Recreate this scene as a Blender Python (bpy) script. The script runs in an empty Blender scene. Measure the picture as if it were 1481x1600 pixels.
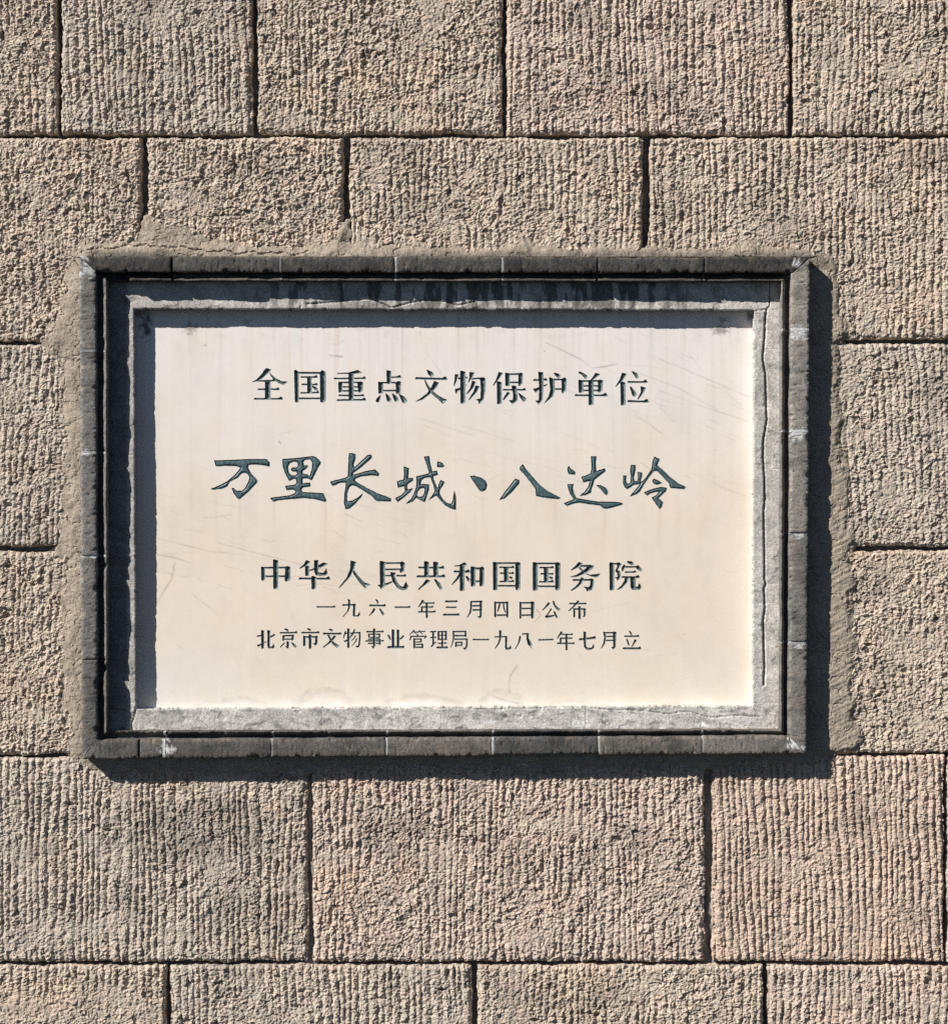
import bpy, math
import numpy as np
from mathutils import Vector

# ------------------------------------------------------------------ units
# 1 unit of "px" below is 2 mm on the wall face; U turns it into metres.
U = 0.002
CX, CY = 740.5, 800.0          # the point of the wall straight in front of the camera
D = 3500.0                      # camera distance (7 m)
HEIGHT = 1.75                   # height of that point above the ground

# ------------------------------------------------------------------ camera
sc = bpy.context.scene
cam_d = bpy.data.cameras.new("camera")
cam = bpy.data.objects.new("camera", cam_d)
sc.collection.objects.link(cam)
cam.location = (0, -D * U, HEIGHT)
cam.rotation_euler = (math.radians(90), 0, 0)
cam_d.sensor_fit = 'HORIZONTAL'
cam_d.sensor_width = 36
cam_d.lens = 36 * D / 1481.0
cam_d.clip_end = 200
sc.camera = cam

# ------------------------------------------------------------------ light
SUN = Vector((46, 34, -42)).normalized()            # direction the light travels
world = bpy.data.worlds.new("World")
sc.world = world
world.use_nodes = True
nt = world.node_tree
bg = nt.nodes["Background"]
sky = nt.nodes.new("ShaderNodeTexSky")
sky.sky_type = 'NISHITA'
sky.sun_disc = False
sky.altitude = 1000
sky.air_density = 0.5
sky.dust_density = 0.2
sky.ozone_density = 3.0
sky.sun_elevation = math.asin(-SUN.z)
sky.sun_rotation = math.atan2(-SUN.x, -SUN.y)
nt.links.new(sky.outputs[0], bg.inputs[0])
bg.inputs[1].default_value = 0.05
sun_d = bpy.data.lights.new("sun", 'SUN')
sun_d.energy = 5.0
sun_d.angle = math.radians(0.5)
sun_d.color = (1.0, 0.965, 0.91)
sun = bpy.data.objects.new("sun", sun_d)
sun.rotation_euler = SUN.to_track_quat('-Z', 'Y').to_euler()
sun.location = (-4, -4, 6)
sc.collection.objects.link(sun)
sc.view_settings.view_transform = 'Standard'
sc.view_settings.look = 'None'
sc.view_settings.gamma = 1.0
sc.view_settings.exposure = 0.42
sc.cycles.use_denoising = False

# ------------------------------------------------------------------ helpers
rng = np.random.default_rng(7)
PERM = np.random.default_rng(3).permutation(256).astype(np.int64)
PERM = np.concatenate([PERM, PERM, PERM])
GA = np.random.default_rng(5).uniform(0, 2 * np.pi, 256)
GX, GY = np.cos(GA), np.sin(GA)


def noise(x, y, seed=0):
    """gradient noise, about -1..1"""
    x = np.asarray(x, float) + seed * 17.31
    y = np.asarray(y, float) + seed * 9.73
    xi = np.floor(x).astype(np.int64); yi = np.floor(y).astype(np.int64)
    fx = x - xi; fy = y - yi
    u = fx * fx * fx * (fx * (fx * 6 - 15) + 10); v = fy * fy * fy * (fy * (fy * 6 - 15) + 10)
    xi &= 255; yi &= 255
    def g(ix, iy, dx, dy):
        h = PERM[PERM[ix & 255] + (iy & 255)]
        return GX[h] * dx + GY[h] * dy
    a = g(xi, yi, fx, fy); b = g(xi + 1, yi, fx - 1, fy)
    c = g(xi, yi + 1, fx, fy - 1); d = g(xi + 1, yi + 1, fx - 1, fy - 1)
    return 1.5 * ((a * (1 - u) + b * u) * (1 - v) + (c * (1 - u) + d * u) * v)


def fbm(x, y, seed=0, n=4):
    t = 0; a = 1.0
    for k in range(n):
        t = t + a * noise(x * 2 ** k, y * 2 ** k, seed + k * 5)
        a *= .5
    return t


def smooth(a, b, x):
    t = np.clip((x - a) / (b - a), 0, 1)
    return t * t * (3 - 2 * t)


def lin(c):
    c = np.array(c, float) / 255
    return np.where(c <= .04045, c / 12.92, ((c + .055) / 1.055) ** 2.4)


def W(px, py, z):
    """photo position + height of a point off the wall -> metres"""
    f = (D - z) / D
    return (px - CX) * f * U, -z * U + 0 * px, (CY - py) * f * U + HEIGHT


def link(name, me, parent=None, mat=None, loc=(0, 0, 0)):
    o = bpy.data.objects.new(name, me)
    sc.collection.objects.link(o)
    o.location = loc
    if parent is not None:
        o.parent = parent
        o.location = Vector(loc) - parent.location
    if mat is not None and me is not None:
        me.materials.append(mat)
    return o


def raw_mesh(name, co, tris, tint=None, parent=None, mat=None, quad=False, smooth_on=True):
    """co (n,3) metres, tris (m,3) or quads (m,4)"""
    used = np.zeros(len(co), bool); used[tris.ravel()] = True
    remap = np.cumsum(used) - 1
    co = co[used]; tris = remap[tris]
    if tint is not None:
        tint = tint[used]
    c = np.array([(co[:, 0].min() + co[:, 0].max()) / 2, 0.0, (co[:, 2].min() + co[:, 2].max()) / 2])
    co = co - c
    k = tris.shape[1]
    me = bpy.data.meshes.new(name)
    me.vertices.add(len(co)); me.vertices.foreach_set("co", co.astype(np.float32).ravel())
    me.loops.add(tris.size); me.loops.foreach_set("vertex_index", tris.astype(np.int32).ravel())
    me.polygons.add(len(tris))
    me.polygons.foreach_set("loop_start", np.arange(0, tris.size, k, dtype=np.int32))
    me.polygons.foreach_set("use_smooth", np.full(len(tris), smooth_on))
    me.update(calc_edges=True)
    if tint is not None:
        at = me.color_attributes.new("Tint", 'FLOAT_COLOR', 'POINT')
        buf = np.ones((len(co), 4), np.float32); buf[:, :3] = np.clip(tint, 0, 1)
        at.data.foreach_set("color", buf.ravel())
    return link(name, me, parent, mat, tuple(c))


def grid_faces(nx, ny, mask=None):
    """quads of a grid stored row-major [iy, ix]; winding faces the viewer"""
    i = np.arange(ny * nx).reshape(ny, nx)
    q = np.stack([i[:-1, :-1], i[1:, :-1], i[1:, 1:], i[:-1, 1:]], -1)
    if mask is not None:
        q = q[mask]
    return q.reshape(-1, 4)


def axis(a, b, fine, coarse, lo, hi):
    """coordinates from a to b: fine inside lo..hi, coarse outside"""
    out = []
    x = a
    while x < b - 1e-6:
        out.append(x)
        x += fine if (lo - coarse <= x <= hi) else coarse
    out.append(b)
    return np.array(out)


def seg_dist(X, Y, pts):
    d = np.full(X.shape, 1e9)
    for (x0, y0), (x1, y1) in zip(pts[:-1], pts[1:]):
        dx, dy = x1 - x0, y1 - y0
        t = np.clip(((X - x0) * dx + (Y - y0) * dy) / (dx * dx + dy * dy + 1e-9), 0, 1)
        d = np.minimum(d, np.hypot(X - x0 - t * dx, Y - y0 - t * dy))
    return d


def poly_sdf(X, Y, pts):
    """negative inside"""
    P = list(pts) + [pts[0]]
    d = seg_dist(X, Y, P)
    ins = np.zeros(X.shape, bool)
    for (x0, y0), (x1, y1) in zip(P[:-1], P[1:]):
        if y0 == y1:
            continue
        c = ((y0 > Y) != (y1 > Y)) & (X < (x1 - x0) * (Y - y0) / (y1 - y0) + x0)
        ins ^= c
    return np.where(ins, -d, d)


# ------------------------------------------------------------------ materials
def material(name, rough=0.9, grains=((500, .12), (160, .10)), bump=((450, .0006),), spec=0.25, tint=True,
             base=(.5, .5, .5), speck=None):
    m = bpy.data.materials.new(name)
    m.use_nodes = True
    t = m.node_tree; N = t.nodes; L = t.links
    b = N["Principled BSDF"]
    b.inputs["Roughness"].default_value = rough
    b.inputs["Specular IOR Level"].default_value = spec
    tc = N.new("ShaderNodeTexCoord"); oi = N.new("ShaderNodeObjectInfo")
    sh = N.new("ShaderNodeVectorMath"); sh.operation = 'ADD'
    L.new(tc.outputs["Object"], sh.inputs[0])
    cmb = N.new("ShaderNodeVectorMath"); cmb.operation = 'SCALE'; cmb.inputs["Scale"].default_value = 30.0
    L.new(oi.outputs["Random"], cmb.inputs[0]); L.new(cmb.outputs[0], sh.inputs[1])
    if tint:
        a = N.new("ShaderNodeAttribute"); a.attribute_name = "Tint"
        col = a.outputs["Color"]
    else:
        r = N.new("ShaderNodeRGB"); r.outputs[0].default_value = (*base, 1); col = r.outputs[0]
    for sc_, am in grains:
        n = N.new("ShaderNodeTexNoise"); n.inputs["Scale"].default_value = sc_; n.inputs["Detail"].default_value = 3
        L.new(sh.outputs[0], n.inputs["Vector"])
        mr = N.new("ShaderNodeMapRange")
        mr.inputs["From Min"].default_value = .3; mr.inputs["From Max"].default_value = .7
        mr.inputs["To Min"].default_value = 1 - am; mr.inputs["To Max"].default_value = 1 + am
        L.new(n.outputs["Fac"], mr.inputs["Value"])
        sm = N.new("ShaderNodeVectorMath"); sm.operation = 'SCALE'
        L.new(col, sm.inputs[0]); L.new(mr.outputs[0], sm.inputs["Scale"])
        col = sm.outputs[0]
    if speck:
        n = N.new("ShaderNodeTexNoise"); n.inputs["Scale"].default_value = speck[0]; n.inputs["Detail"].default_value = 1
        L.new(sh.outputs[0], n.inputs["Vector"])
        cr = N.new("ShaderNodeMapRange"); cr.inputs["From Min"].default_value = speck[1]; cr.inputs["From Max"].default_value = speck[1] + .04
        L.new(n.outputs["Fac"], cr.inputs["Value"])
        mx = N.new("ShaderNodeMix"); mx.data_type = 'RGBA'
        L.new(cr.outputs[0], mx.inputs[0]); L.new(col, mx.inputs[6]); mx.inputs[7].default_value = (*speck[2], 1)
        col = mx.outputs[2]
    L.new(col, b.inputs["Base Color"])
    prev = None
    for sc_, dist in bump:
        n = N.new("ShaderNodeTexNoise"); n.inputs["Scale"].default_value = sc_; n.inputs["Detail"].default_value = 4
        L.new(sh.outputs[0], n.inputs["Vector"])
        bp = N.new("ShaderNodeBump"); bp.inputs["Strength"].default_value = 1; bp.inputs["Distance"].default_value = dist
        L.new(n.outputs["Fac"], bp.inputs["Height"])
        if prev is not None:
            L.new(prev, bp.inputs["Normal"])
        prev = bp.outputs[0]
    if prev is not None:
        L.new(prev, b.inputs["Normal"])
    return m


M_STONE = material("granite", .95, ((230, .34), (110, .12)), ((230, .0034),), .15)
M_MORTAR = material("mortar", .95, ((260, .22), (90, .10)), ((240, .0022),), .15)
M_BRICK = material("grey_brick", .9, speck=(190, .67, (.025, .022, .02)), grains=((230, .24), (100, .16)), bump=((210, .0018), (110, .0014)), spec=.25)  # specks paint the shade inside small pores into the brick colour
M_CEMENT = material("cement_render", .92, grains=((240, .26), (150, .12), (70, .10)), bump=((230, .0014),), spec=.2, speck=(200, .69, (.12, .11, .10)))
M_MARBLE = material("white_marble", .55, ((300, .012), (40, .015)), (), .35)
M_PAINT = material("green_black_paint", .42, ((300, .25), (90, .25)), ((300, .0005),), .5)

# ================================================================== THE WALL
wall = bpy.data.objects.new("stone_wall", None)
wall.location = (0, 0.08, HEIGHT - 1.9)
wall["label"] = "rough chiselled beige stone block wall around and behind the framed plaque"
wall["category"] = "wall"
sc.collection.objects.link(wall)

HOLE = (140, 414, 1250, 1166)      # niche in the masonry that the plaque fills


def hole_mask(xs, ys):
    xc = (xs[:-1] + xs[1:]) / 2; yc = (ys[:-1] + ys[1:]) / 2
    X, Y = np.meshgrid(xc, yc)
    return ~((X > HOLE[0]) & (X < HOLE[2]) & (Y > HOLE[1]) & (Y < HOLE[3]))


def facets(X, Y, cell, tilt, jump, seed):
    """broken planes: every cell is a little tilted facet with its own height"""
    gx = np.floor(X / cell).astype(np.int64); gy = np.floor(Y / cell).astype(np.int64)
    best = np.full(X.shape, 1e9); out = np.zeros(X.shape)
    for j in (-1, 0, 1):
        for i in (-1, 0, 1):
            cx = gx + i; cy = gy + j
            h1 = PERM[PERM[(cx + seed * 13) & 255] + (cy & 255)]
            h2 = PERM[h1 + ((cx * 7 + cy * 3) & 255)]
            h3 = PERM[h2 + 1]; h4 = PERM[h3 + ((cy + 5) & 255)]; h5 = PERM[h4 + 2]
            dx = X - (cx + h1 / 255) * cell; dy = Y - (cy + h2 / 255) * cell
            d = dx * dx + dy * dy * .8
            m = d < best
            best = np.where(m, d, best)
            val = (h3 / 127.5 - 1) * jump + ((h4 / 127.5 - 1) * dx + (h5 / 127.5 - 1) * dy) * tilt
            out = np.where(m, val, out)
    return out


def stone_height(X, Y, sd, p):
    """chiselled face: p = (rib strength, period, tilt, rough strength)"""
    rib, per, tilt, rough = p
    wx = X + tilt * Y + 4 * noise(X / 80, Y / 110, sd) + 1.1 * noise(X / 16, Y / 40, sd + 1)
    ph = wx / per + .8 * noise(X / 45 + 3, Y / 400, sd + 2)
    f = ph - np.floor(ph)
    r = np.abs(np.sin(np.pi * f)) ** .6                      # round ridge, sharp groove
    idx = np.floor(ph)
    seg = noise(idx * .77, Y / 26, sd + 3)                    # every groove comes and goes
    where = smooth(-.45, .35, noise(X / 110, Y / 90, sd + 4) + .25 + .5 * (rib - 1))
    h = (r - .75) * (3.9 + 2.4 * seg) * rib * where
    # feathered chisel strokes across the ribs
    a = math.radians(30)
    u = X * math.cos(a) - Y * math.sin(a); v = X * math.sin(a) + Y * math.cos(a)
    h += rough * 1.5 * noise(u / 6.5, v / 2.7, sd + 5) * (1 + .6 * noise(X / 40, Y / 40, sd + 14))
    # chipped facets, coarse and fine
    Xw = X + 2.5 * noise(X / 9, Y / 9, sd + 15); Yw = Y + 2.5 * noise(X / 9 + 5, Y / 9, sd + 16)
    h += rough * facets(Xw, Yw, 13.0, .24, .7, sd)
    h += rough * facets(Xw + 3, Yw + 7, 5.4, .42, .55, sd + 1)
    h += rough * 1.3 * fbm(X / 30, Y / 34, sd + 6, 2)
    h += rough * .9 * noise(X / 3.0, Y / 3.0, sd + 8)
    pit = noise(X / 10 + 40, Y / 13, sd + 9)
    h -= rough * 3.6 * smooth(.45, .8, pit)
    crack = np.abs(noise(X / 55, Y / 24, sd + 10) + .25 * noise(X / 14, Y / 9, sd + 11))
    h -= rough * 4.2 * smooth(.05, .0, crack) * smooth(.0, .5, noise(X / 60, Y / 50, sd + 12))
    gouge = noise(X / 24 + .35 * Y / 24, Y / 11 - .3 * X / 24, sd + 17)
    h -= rough * 5.5 * smooth(.62, .85, gouge)
    flat = smooth(.15, .6, noise(X / 75, Y / 60, sd + 18))       # places the tool only grazed
    h = h * (1 - .45 * flat)
    h += 2.2 * noise(X / 120, Y / 120, sd + 13)
    return h


def stone_block(x0, y0, x1, y1, sd, p, col, gap=(4.5, 4.5, 3, 3)):
    """gap = half joint left, right, top, bottom"""
    xs = axis(x0, x1, 1.6, 8, -8, 1489); ys = axis(y0, y1, 1.6, 8, -8, 1608)
    X, Y = np.meshgrid(xs, ys)
    wob = 1.3 * noise(X / 22, Y / 22, sd + 20) + 1.7 * noise(X / 8, Y / 8, sd + 21) + 2.8 * noise(X / 60, Y / 60, sd + 22)
    e = np.minimum.reduce([X - x0 - gap[0], x1 - gap[1] - X, Y - y0 - gap[2], y1 - gap[3] - Y]) + wob
    h = stone_height(X, Y, sd, p)
    h = h - 3.5 * smooth(7, 0, e) ** 2
    h = np.where(e > 0, h, h - smooth(0, -2.2, e) * 26)
    a, b, c = col
    n1 = fbm(X / 60, Y / 60, sd + 30, 3); n2 = noise(X / 9, Y / 9, sd + 31); n3 = noise(X / 150, Y / 110, sd + 33)
    base = np.empty(X.shape + (3,))
    base[:] = (a, b, c)
    base *= (1 + .07 * n1 + .08 * n2)[..., None]
    hue = noise(X / 20, Y / 24, sd + 38)[..., None] * .03 + noise(X / 6, Y / 6, sd + 39)[..., None] * .02
    base *= 1 + hue * np.array([1.0, -.6, -.2])
    base *= (1 - .20 * smooth(.1, .9, fbm(X / 140, Y / 120, 35, 4)) - .12 * smooth(.2, .8, fbm(X / 50, Y / 35, sd + 36, 3)))[..., None]
    for (sx, sy, rx, ry, k) in [(310, 1300, 190, 70, .26), (400, 262, 60, 30, .2), (60, 1330, 70, 30, .15), (600, 1290, 60, 40, .12)]:
        base *= (1 - k * smooth(1.1, .3, np.hypot((X - sx) / rx, (Y - sy) / ry) + .3 * noise(X / 30, Y / 40, 37)))[..., None]
    warm = (smooth(.1, .9, n3 + .4 * n1) * .06)[..., None]
    base = base * (1 + warm * np.array([.5, -.3, -1.0]))
    wx, wy, wz = W(X, Y, h * 0)
    co = np.stack([wx, -h * U, wz], -1).reshape(-1, 3)
    q = grid_faces(len(xs), len(ys), hole_mask(xs, ys))
    return raw_mesh("stone_block", co, q, base.reshape(-1, 3), wall, M_STONE, smooth_on=False)


TAN = (.495, .410, .332); PINK = (.508, .412, .342); GREY = (.472, .402, .335); ROSE = (.512, .402, .325)
YA, YB, YC, YD, YE = 212, 533, 857, 1182, 1506
stones = [
    # x0, y0, x1, y1, seed, (rib, period, tilt, rough), colour, gaps
    (-160, -111, 92, YA, 1, (.9, 12.5, .02, 1.0), TAN, (4, 4, 3, 3)),
    (92, -111, 398, YA, 2, (1.1, 12, -.03, .9), GREY, (4, 5, 3, 3)),
    (398, -111, 788, YA, 3, (.8, 11.5, .04, 1.05), TAN, (4, 4, 3, 4)),
    (788, -111, 1236, YA, 4, (1.1, 12.5, -.02, .95), PINK, (5, 4, 3, 3)),
    (1236, -111, 1640, YA, 5, (1.0, 12, .03, 1.0), TAN, (4, 4, 3, 3)),
    (-160, YA, 225, YB + 3, 6, (.5, 11.5, .03, 1.12), TAN, (4, 5, 3, 3.5)),
    (225, YA, 541, YB, 7, (.65, 11.8, .02, 1.1), TAN, (5.5, 6, 3, 3)),
    (541, YA, 1009, YB, 8, (.85, 11.5, -.015, .95), TAN, (6, 5.5, 3, 3)),
    (1009, YA, 1640, YB, 9, (1.0, 12.3, -.02, .95), TAN, (6.5, 4, 3, 5)),
    (-160, YB + 3, 400, YC, 10, (.9, 10.4, .04, .85), GREY, (4, 4, 2.5, 5)),
    (1100, YB, 1640, YC, 11, (.75, 11.2, -.04, .95), GREY, (4, 4, 4, 3.5)),
    (-160, YC, 400, YD, 12, (.7, 11.5, .04, 1.0), TAN, (4, 4, 5, 2.5)),
    (1100, YC, 1640, YD - 3, 13, (.5, 12, -.02, 1.0), TAN, (4, 4, 3.5, 2.5)),
    (-160, YD, 484, YE, 14, (1.15, 12.2, .015, .85), GREY, (4, 4, 2.5, 3)),
    (484, YD, 1107, YE, 15, (.95, 11.8, .01, .95), PINK, (5, 6, 3, 3)),
    (1107, YD - 3, 1478, YE, 16, (1.3, 11.6, -.035, .72), ROSE, (7, 3, 2.5, 3)),
    (1478, YD - 3, 1640, YE, 17, (1, 12, 0, .9), PINK, (3, 3, 3, 3)),
    (-160, YE, 262, 1830, 18, (1.0, 12, .02, .9), TAN, (4, 4, 3, 3)),
    (262, YE, 742, 1830, 19, (1.1, 12.4, -.02, .9), GREY, (4, 5, 3, 3)),
    (742, YE, 1196, 1830, 20, (.8, 11.6, .03, 1.0), TAN, (4, 4, 3, 3)),
    (1196, YE, 1640, 1830, 21, (1.1, 12.1, .0, .9), PINK, (4, 4, 3, 3)),
]
for s in stones:
    stone_block(*s)

# mortar bed deep in the joints
xs = np.arange(-166, 1650, 5.0); ys = np.arange(-116, 1840, 5.0)
X, Y = np.meshgrid(xs, ys)
h = -25 + 6 * noise(X / 30, Y / 30, 50) + 3 * noise(X / 9, Y / 9, 51)
# fuller pointing left of the two lower upright joints
h = np.where((np.abs(X - 484) < 12) & (Y > 1200), -12 + 7 * noise(X / 9, Y / 60, 52), h)
h = np.where((np.abs(X - 1110) < 12) & (Y > 1200), -14 + 7 * noise(X / 9, Y / 50, 53), h)
wx, wy, wz = W(X, Y, h * 0)
g = .2 * (1 + .2 * noise(X / 12, Y / 12, 54))
tint = np.stack([g * 1.03, g, g * .93], -1)
raw_mesh("joint_mortar", np.stack([wx, -h * U, wz], -1).reshape(-1, 3), grid_faces(len(xs), len(ys), hole_mask(xs, ys)),
         tint.reshape(-1, 3), wall, M_MORTAR)

# smeared mortar round the frame
SMEAR = [(125, 1200), (104, 1180), (95, 1080), (88, 1000), (98, 960), (100, 900), (88, 862), (92, 830), (100, 790), (97, 740),
         (95, 700), (97, 640), (92, 600), (85, 560), (70, 547), (60, 538), (70, 515), (85, 490), (97, 450), (106, 420),
         (112, 395), (125, 377), (150, 370), (182, 370), (218, 372), (222, 345), (228, 334), (240, 334), (252, 342), (263, 353),
         (285, 352), (304, 358), (321, 372), (354, 375), (400, 380), (432, 383), (472, 382), (498, 378), (514, 368), (530, 349),
         (544, 346), (551, 375), (598, 386), (640, 382), (682, 384), (730, 387), (777, 385), (794, 366), (817, 368), (838, 382),
         (885, 385), (930, 389), (980, 387), (1048, 389), (1100, 386), (1133, 388), (1155, 375), (1170, 367), (1187, 372),
         (1192, 383), (1230, 390), (1268, 392), (1308, 399), (1309, 419), (1315, 446), (1313, 466), (1320, 490), (1334, 517),
         (1322, 532), (1308, 540), (1314, 580), (1313, 617), (1322, 661), (1313, 684), (1320, 720), (1332, 762), (1329, 826),
         (1337, 843), (1330, 867), (1338, 914), (1330, 938), (1336, 970), (1339, 1004), (1339, 1054), (1332, 1078),
         (1345, 1098), (1330, 1122), (1350, 1152), (1335, 1177), (1302, 1182), (1255, 1196), (1100, 1206), (900, 1204),
         (700, 1206), (500, 1209), (300, 1216), (190, 1212), (150, 1202)]
xs = np.arange(48, 1364, 1.8); ys = np.arange(322, 1226, 1.8)
X, Y = np.meshgrid(xs, ys)
sdm = poly_sdf(X + 6 * fbm(X / 26, Y / 26, 60, 4), Y + 6 * fbm(X / 24, Y / 24, 61, 4), SMEAR)
ins = -sdm
h = 4.2 - 5.2 * smooth(24 - 12 * smooth(1270, 1300, X), -2, ins) + .5 * noise(X / 26, Y / 26, 62) + .35 * noise(X / 5, Y / 5, 63) + .45 * noise(X / 3.6, Y / 3.6, 66)
a = math.radians(28)
u = X * math.cos(a) - Y * math.sin(a); v = X * math.sin(a) + Y * math.cos(a)
h += .8 * noise(u / 46, v / 4.5, 64) * smooth(1280, 1310, X) + 1.0 * fbm(X / 15, Y / 15, 71, 4) - 1.6 * smooth(.05, 0, np.abs(noise(X / 46, Y / 40, 72) + .2 * noise(X / 9, Y / 9, 73)))
# it climbs towards the frame on the top and left
h += 4 * smooth(24, 0, np.abs(Y - 400)) * (Y < 402) * smooth(100, 140, X) * smooth(1290, 1250, X)
h = np.where(ins > 0, h, h - 14 * smooth(0, -5, ins))
# torn seam where the bedding of the frame meets the smear
seam = seg_dist(X + 2.5 * noise(X / 12, Y / 12, 75), Y + 4.5 * fbm(X / 22, Y / 60, 76, 4), [(128, 396), (140, 390), (160, 387), (180, 388), (205, 384), (230, 382), (250, 385), (290, 388), (330, 393), (400, 396), (480, 396)])
h -= 4.5 * smooth(2.4, .4, seam + 1.4 * noise(X / 11, Y / 11, 70) + .5) 
seam2 = seg_dist(X, Y, [(617, 398), (615, 392), (622, 388)])
h -= 2.6 * smooth(2, .2, seam2)
g = np.ones(X.shape)[..., None] * np.array([.335, .280, .222])
g = g * (1 + .14 * fbm(X / 40, Y / 40, 65, 4) + .10 * noise(X / 4, Y / 4, 74))[..., None]
top = (smooth(386, 398, Y + 5 * noise(X / 20, 0 * Y, 68)) * (Y < 420) * smooth(340, 250, X) * smooth(125, 150, X) * .5)[..., None]
g = g * (1 - top)
top = (smooth(386, 400, Y + 4 * noise(X / 20, 0 * Y, 68)) * (Y < 420) * smooth(560, 640, X) * .45)[..., None]
g = g * (1 - top)
rt = smooth(1285, 1320, X + 8 * noise(X / 15, Y / 30, 67))[..., None]
g = g * (1 - rt) + rt * (np.array([.335, .28, .222]) * (1 + .08 * noise(X / 30, Y / 40, 69))[..., None])
xc = (X[:-1, :-1] + X[1:, 1:]) / 2; yc = (Y[:-1, :-1] + Y[1:, 1:]) / 2
mk = (ins[:-1, :-1] > -7) & ~((xc > HOLE[0] + 2) & (xc < HOLE[2] - 2) & (yc > HOLE[1] + 2) & (yc < HOLE[3] - 2))
wx, wy, wz = W(X, Y, h * 0)
mo = raw_mesh("smeared_mortar", np.stack([wx, -h * U, wz], -1).reshape(-1, 3), grid_faces(len(xs), len(ys), mk),
              g.reshape(-1, 3), wall, M_MORTAR, smooth_on=False)

# ================================================================== THE PLAQUE
plaque = bpy.data.objects.new("framed_plaque", None)
plaque.location = (W(700, 0, 0)[0], 0.05, W(0, 1180, 0)[2])
plaque["label"] = "pale marble plaque carved with green Chinese characters in a grey brick frame"
plaque["category"] = "plaque"
sc.collection.objects.link(plaque)

# rings of the frame, corners TL TR BR BL as measured
R0 = [(123, 398.5), (1267, 401), (1260, 1177.5), (128, 1187)]     # outer edge
R1 = [(149.5, 425), (1236, 426), (1231.5, 1150), (152, 1156)]     # lip of the bricks
R2 = [(158.5, 432), (1228, 433), (1226, 1147), (159.5, 1150)]     # foot of the bead
R3 = [(165, 437), (1222, 438), (1220.5, 1141.5), (165.5, 1144)]   # bead crest
R4 = [(210.5, 483), (1176.5, 485), (1174.5, 1101.5), (213.5, 1107)]  # edge of the recess
SIDES = {'top': (0, 1), 'right': (1, 2), 'bottom': (3, 2), 'left': (0, 3)}


def ring_pt(ring, side, along):
    """point of a ring's side at coordinate `along`, held back at the mitres"""
    i, j = SIDES[side]
    (x0, y0), (x1, y1) = ring[i], ring[j]
    if side in ('top', 'bottom'):
        x = np.clip(along, x0, x1)
        return x, y0 + (y1 - y0) * (x - x0) / (x1 - x0)
    y = np.clip(along, y0, y1)
    return x0 + (x1 - x0) * (y - y0) / (y1 - y0), y


# (ring a, ring b, mix, height)
PROFILE = [(0, 0, 0, -8), (0, 0, 0, 10), (0, 0, 0, 22), (0, 0, 0, 30), (0, 1, .02, 33.4), (0, 1, .07, 35), (0, 1, .2, 35.3),
           (0, 1, .35, 35.2), (0, 1, .5, 35), (0, 1, .65, 34.7), (0, 1, .8, 34.3), (0, 1, .92, 33.8), (0, 1, .98, 32.6), (1, 1, 0, 30.5),
           (1, 1, 0, 22), (1, 1, 0, 9), (1, 2, .5, 8), (2, 2, 0, 9), (2, 2, 0, 20), (2, 3, .12, 23.5), (2, 3, .4, 26), (2, 3, .75, 27.8),
           (2, 3, .95, 28), (3, 3, 0, 27), (3, 3, 0, 14), (3, 3, 0, -6)]
RINGS = [R0, R1, R2, R3]
brick_no = 0


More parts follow.
